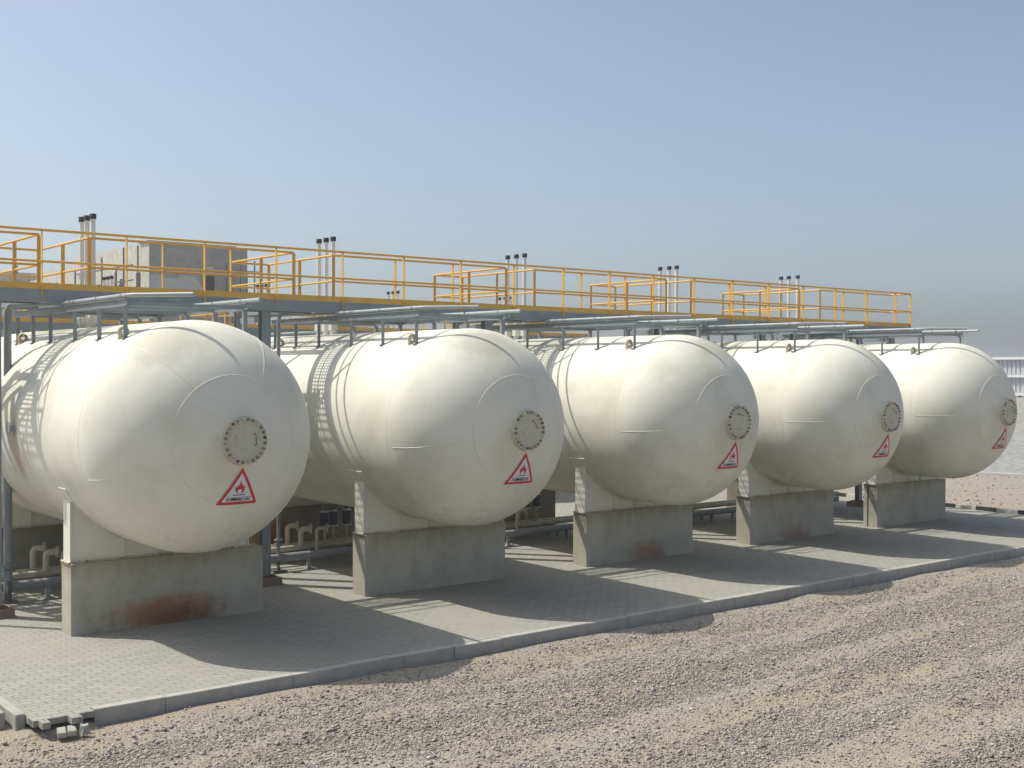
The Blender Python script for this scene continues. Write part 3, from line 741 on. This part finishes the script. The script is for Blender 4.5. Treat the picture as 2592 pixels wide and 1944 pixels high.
# ------------------------------------------------------------------ walkway
def make_walkway():
    O = (7.5, 3.8, 5.2)
    t = empty("walkway", O, "long grey steel walkway with yellow railings crossing above the five front tanks", "walkway", "walkways above the tanks")
    YF, YR, XE, X0 = 3.437, 4.12, 22.72, -1.98
    ZT, ZM, ZK0, ZK1 = 6.095, 5.60, 5.165, 5.262
    bays = [(-1.10, -.28), (3.55, 4.40), (8.63, 9.42), (13.52, 14.38), (18.58, 19.47)]
    def ibeam(y, x0, x1, z0=4.955, z1=5.155):
        b = MB(O); b.box(x0, y-.05, z0, x1, y+.05, z0+.012); b.box(x0, y-.05, z1-.012, x1, y+.05, z1); b.box(x0+.002, y-.006, z0+.0121, x1-.002, y+.006, z1-.0121); return b
    # channels: solid faces towards the front
    b = MB(O); b.box(X0, YF+.02, 4.955, XE, YF+.03, 5.155); b.box(X0, YF+.0302, 4.955, XE, YF+.09, 4.967); b.box(X0, YF+.0302, 5.143, XE, YF+.09, 5.155); b.build("front_beam", M_grey, t)
    b = MB(O); b.box(X0, YR+.02, 4.955, XE, YR+.03, 5.155); b.box(X0, YR-.04, 4.955, XE, YR+.0198, 4.967); b.box(X0, YR-.04, 5.143, XE, YR+.0198, 5.155); b.build("rear_beam", M_grey, t)
    b = MB(O); b.box(XE-.01, YF+.091, 4.957, XE, YR-.041, 5.153); b.build("end_beam", M_grey, t)
    # grating deck
    g = MB(O); x = X0+.02
    while x < XE-.03: g.box(x, YF+.03, 5.158, x+.008, YR, 5.188); x += .06
    y = YF+.06
    while y < YR-.02: g.box(X0, y, 5.160, XE-.02, y+.006, 5.187); y += .1
    g.build("grating", M_greyl, t)
    # kick plates
    b = MB(O); b.box(X0, YF+.012, ZK0, XE, YF+.018, ZK1); b.build("kick_plate", M_yellow, t)
    b = MB(O); b.box(XE+.001, YF+.012, ZK0, XE+.007, YR+.02, ZK1); b.build("kick_plate", M_yellow, t)
    def post(x, y, z0=5.03, name="post", wd=.066, th=.010, ax='x', out=-1):
        q = MB(O); h = th/2
        if ax == 'x':   # flat bar, its narrow edge to the front, tapered foot below the kick plate
            a, b = y-wd/2, y+wd/2
            q.box(x-h, a, z0+.13, x+h, b, ZT-.015); c = a if out < 0 else b; c2 = c-out*.012
            q.add([(x-h, a, z0+.13), (x+h, a, z0+.13), (x+h, b, z0+.13), (x-h, b, z0+.13), (x-h, min(c, c2), z0), (x+h, min(c, c2), z0), (x+h, max(c, c2), z0), (x-h, max(c, c2), z0)],
                  [(4, 7, 6, 5), (0, 1, 5, 4), (1, 2, 6, 5), (2, 3, 7, 6), (3, 0, 4, 7)])
        else:
            q.box(x-wd/2, y-h, z0+.05, x+wd/2, y+h, ZT-.015)
        q.build(name, M_yellow, t)
    x = X0+.02; post(x, YF+.004); post(x, YR)
    x = -1.267
    while x < XE-.2: post(x, YF+.004); x += 1.3662
    post(XE-.03, YF+.004)
    def rail(pts, nm="handrail", r=.0225): MB(O).tube(fillet(pts, .05, 4), r, 10).build(nm, M_yellow, t)
    rail([(X0, YF+.01, ZT), (XE, YF+.01, ZT), (XE, YR, ZT), (bays[-1][1], YR, ZT), (bays[-1][1], 6.8, ZT)])
    rail([(X0, YF+.01, ZM), (XE, YF+.01, ZM), (XE, YR, ZM), (bays[-1][1], YR, ZM), (bays[-1][1], 6.8, ZM)], "mid_rail", .020)
    for k, (a, c) in enumerate(bays):
        # landing over the tank top
        d = MB(O); x = a+.03
        while x < c-.02: d.box(x, YR+.05, 5.158, x+.008, 6.8, 5.186); x += .06
        d.build("grating", M_greyl, t)
        for x in (a, c):
            q = MB(O); q.box(x-.03, YR+.031, 4.985, x+.03, 6.8, 5.10); q.build("landing_beam", M_grey, t)
        q = MB(O); q.box(a+.031, 6.74, 4.985, c-.031, 6.8, 5.10); q.build("landing_beam", M_grey, t)
        for (x, s_) in ((a, -1), (c, 1)):
            q = MB(O); q.box(x-.004, YR+.04, ZK0, x+.004, 6.8, ZK1); q.build("kick_plate", M_yellow, t)
            for y in (YR, 5.45, 6.78): post(x, y, 5.10, ax='y')
        # the far end and the left side
        prev = bays[k-1][1] if k else X0
        left = [(prev if k else X0, YR, ZT), (a, YR, ZT), (a, 6.8, ZT), (c, 6.8, ZT)]
        for zz, nm, r in ((ZT, "handrail", .0225), (ZM, "mid_rail", .020)):
            rail([(q[0], q[1], zz-.0005) for q in left], nm, r)
            if k < len(bays)-1: rail([(c, 6.8, zz), (c, YR+.02, zz)], nm, r)
        if k:
            nn_ = 2 if a-prev < 4.5 else 3
            q = MB(O); q.box(prev, YR+.012, ZK0, a, YR+.018, ZK1); q.build("kick_plate", M_yellow, t)
            for j in range(1, nn_+1): post(prev+(a-prev)*j/(nn_+1), YR)
    for x in (20.5, 21.6): post(x, YR)
    # columns in pairs
    for x in (-1.90, 2.76, 7.82, 12.9, 17.9, 22.2):
        for y, w_ in ((3.75, .17), (4.78, .15)):
            q = MB(O); h = w_/2
            q.box(x-h, y-h, .06, x+h, y-h+.012, 4.955 if y < 4 else 4.98); q.box(x-h, y+h-.012, .06, x+h, y+h, 4.955 if y < 4 else 4.98); q.box(x-.005, y-h+.0121, .06, x+.005, y+h-.0121, 4.955 if y < 4 else 4.98)
            cc = q.build("column", M_grey, t)
            q = MB(O); q.box(x-.16, y-.16, .14, x+.16, y+.16, .165); q.build("base_plate", M_rust, cc)
            q = MB(O); q.bbox(x-.24, y-.24, -.02, x+.24, y+.24, .138); q.build("footing", M_foot, cc)
        q = MB(O); q.box(x-.04, 3.85, 4.75, x+.04, 4.70, 4.86); q.build("bracket", M_grey, t)
    # two steps down to a small landing at the left end, then a stair going away from the camera
    xa, xb, zl = X0-.72, X0-.02, 4.72
    for y in (YF+.03, YR+.02):
        q = MB(O); q.box(xa, y-.006, zl-.19, xb, y+.006, zl+.02) if y > 3.6 else q.box(xa, y-.006, zl-.05, xb, y+.006, 5.14); q.build("landing_beam", M_grey, t)
    for x in (xa, xb-.02):
        q = MB(O); q.box(x, YF+.04, zl-.15, x+.012, YR, zl-.02); q.build("landing_beam", M_grey, t)
    d = MB(O); x = xa+.03
    while x < xb-.03: d.box(x, YF+.04, zl-.018, x+.008, YR, zl+.012); x += .05
    d.build("grating", M_greyl, t)
    q = MB(O); q.box(xb-.16, YF+.04, 4.93, xb, YR, 4.955); q.build("tread", M_greyl, t)
    for zz, nm, r in ((5.72, "handrail", .0225), (5.25, "mid_rail", .018)):
        rail([(X0+.01, YF+.01, zz+.37), (xb-.1, YF+.01, zz), (xa, YF+.01, zz), (xa, YR+.1, zz), (xa, 7.9, zz-4.2)], nm, r)
        rail([(X0+.01, YR+.02, zz+.30), (xb-.02, YR+.1, zz), (xb, 7.9, zz-4.2)], nm, r)
    for x, y, zz in ((xa, YF+.02, 4.6), (xa+.36, YF+.02, 4.6), (xa, YR, 4.6), (xa, 5.3, 3.3), (xb, 5.3, 3.3), (xa, 6.6, 1.9), (xb, 6.6, 1.9), (xa, 7.85, .5), (xb, 7.85, .5)):
        q = MB(O); q.box(x-.03, y-.005, zz, x+.03, y+.005, zz+1.1); q.build("post", M_yellow, t)
    for x in (xa, xb):
        q = MB(O); q.bar((x, YR+.03, zl-.05), (x, 8.2, .02), .012, .19); q.build("stringer", M_grey, t)
    for k in range(1, 21):
        f_ = k/21; y = YR+.03+(8.2-YR)*f_; z = zl*(1-f_)
        q = MB(O); q.box(xa+.01, y-.09, z-.012, xb-.01, y+.09, z+.012); q.build("tread", M_greyl, t)
    q = MB(O); q.box(xa+.02, YF+.3, .0, xa+.1, YF+.38, zl-.16); q.build("leg", M_grey, t)
    return t
wk = make_walkway()
w2 = copy_tree(wk); w2.location = (7.3, 3.8+YO, 5.2); w2['label'] = "second walkway with yellow kick plate above the back row of tanks"

# ------------------------------------------------------------------ pipework under the tanks
def pipe_run(pts, r, mat, label, name="pipe", extra=None, group=None):
    t = empty(name, (pts[0][0], pts[0][1], 0), label, "pipe", group); o = (pts[0][0], pts[0][1], 0)
    MB(o).tube(fillet(pts, .15, 6), r, 16).build("pipe_barrel", mat, t)
    if extra: extra(t, o)
    return t
HX0 = -1.42
def hd(t, o):
    for x in (HX0-.02, HX0+.03):
        MB(o).tube([(x, 4.8, .27), (x+.03, 4.8, .27)], .125, 20).build("flange", M_dark, t)
    x = 1.8-2.55
    for k, x in enumerate([-.75, 1.75, 4.25, 6.75, 9.25, 11.75, 14.25, 16.75, 19.25]):
        q = MB(o); q.box(x-.04, 4.78, .0, x+.04, 4.82, .19); q.box(x-.09, 4.70, .001, x+.09, 4.90, .016); q.build("support", M_greyl, t)
pipe_run([(HX0, 4.8, .27), (21.2, 4.8, .27)], .078, M_grey, "thick grey header pipe running along the paving behind the front plinths", "header_pipe", hd)
def bp(t, o):
    for x in [1.2, 6.2, 11.2, 16.2, 20.9]:
        q = MB(o); q.box(x-.03, o[1]-.03, 0, x+.03, o[1]+.03, .2); q.build("support", M_grey, t)
pipe_run([(-4, 5.05, .275), (21.6, 5.05, .275)], .032, M_beige, "thin beige pipe running next to the thick grey header pipe", "product_pipe", bp, "beige pipes behind the plinths")
pipe_run([(-4, 5.38, .34), (22.0, 5.38, .34)], .056, M_beige, "thick beige pipe in the middle of the beige pipes behind the plinths", "product_pipe", bp, "beige pipes behind the plinths")
pipe_run([(-4, 5.72, .34), (22.2, 5.72, .34)], .05, M_beige, "rearmost beige pipe in front of the back plinths", "product_pipe", bp, "beige pipes behind the plinths")
# gooseneck stubs with blind flanges
def goose(x, y, z0, h, r, label, fl=.1):
    t = empty("gooseneck_stub", (x, y, z0), label, "pipe stub", "gooseneck stubs on the beige pipes"); o = (x, y, z0)
    MB(o).tube(fillet([(x, y, z0), (x, y, z0+h), (x+.15, y-.08, z0+h)], .13, 8), r, 14).build("elbow", M_beige, t)
    d = Vector((.15, -.08, 0)).normalized(); p = Vector((x+.15, y-.08, z0+h))
    MB(o).tube([p, p+d*.025], fl, 20).build("flange", M_beige, t)
    MB(o).tube([p+d*.027, p+d*.052], fl, 20).build("blind_flange", M_beige, t)
for i, nm in enumerate(["first", "second", "third", "fourth", "fifth"]):
    X = TX[i]
    if i in (0, 1, 2):
        w_ = {0: "behind the nearest plinth at the left", 1: "between the two nearest plinths", 2: "behind the second plinth"}[i]
        goose(X-.72, 5.72, .36, .38, .052, "rear thick beige gooseneck stub "+w_)
        goose(X-.60, 5.38, .36, .34, .056, "front thick beige gooseneck stub "+w_)
        goose(X-.42, 5.05, .28, .46, .034, "thin beige gooseneck stub "+w_, .085)
# actuated valves hanging below the tank outlets
def valve():
    t = empty("actuated_valve", (0, 0, 0), "x", "valve"); 
    q = MB(); q.tube([(0, 0, 1.28), (0, 0, 1.02)], .028, 10); q.build("inlet_pipe", M_beige, t)
    q = MB(); q.tube([(0, 0, .695), (0, 0, .38)], .028, 10); q.build("outlet_pipe", M_beige, t)
    q = MB(); q.tube([(0, 0, .73), (0, 0, 1.0)], .085, 16); q.build("valve_body", M_blue, t)
    for z in (.695, 1.0):
        q = MB(); q.tube([(0, 0, z), (0, 0, z+.022)], .10, 16); q.build("flange", M_white, t)
    q = MB(); q.bar((0, -.03, .60), (.13, -.12, .54), .03, .012); q.bar((.13, -.12, .54), (.13, -.12, .40), .02, .02); q.build("lever", M_lever, t)
    q = MB(); q.tube([(0, 0, 1.04), (0, 0, 1.10)], .05, 10); q.tube([(.0, -.05, 1.12), (0, -.07, 1.12)], .05, 12); q.build("bonnet", M_dark, t)
    return t
vv = valve(); first_v = True
for i, nm in ((1, "second"), (2, "third")):
    for k, dx in enumerate((-.02, .2, .52)):
        c = vv if first_v else copy_tree(vv); first_v = False
        c.location = (TX[i]+dx, 5.45+.02*k, 0)
        tag(c, "%s of three blue valves with yellow levers under the %s front tank" % (POS3[k], nm), "valve", "blue valves under the tanks")
# short fire line with blanked ends on the right
def hyd(t, o):
    for x in (21.25,): MB(o).tube([(x, 5.2, .55), (x+.05, 5.2, .55)], .11, 18).build("end_cap", M_greyl, t)
pipe_run([(17.5, 5.2, .55), (21.25, 5.2, .55)], .065, M_greyl, "pale grey capped pipe end beyond the plinth of the farthest tank but one", "capped_pipe", hyd)

# ------------------------------------------------------------------ desert haze
hz = MB((0, 0, -1.3)); hz.box(-2600, -2600, -1.3, 2600, 2600, 16)
nh = bpy.data.materials.new("haze_air"); nh.use_nodes = True; tt = nh.node_tree; tt.nodes.clear()
pv = tt.nodes.new("ShaderNodeVolumePrincipled"); pv.inputs["Density"].default_value = .0017; pv.inputs["Color"].default_value = (.86, .88, .92, 1); pv.inputs["Anisotropy"].default_value = .3
oo = tt.nodes.new("ShaderNodeOutputMaterial"); tt.links.new(pv.outputs[0], oo.inputs["Volume"])
tag(hz.build("haze", nh), "pale dusty haze in the air over the whole yard", kind="stuff")
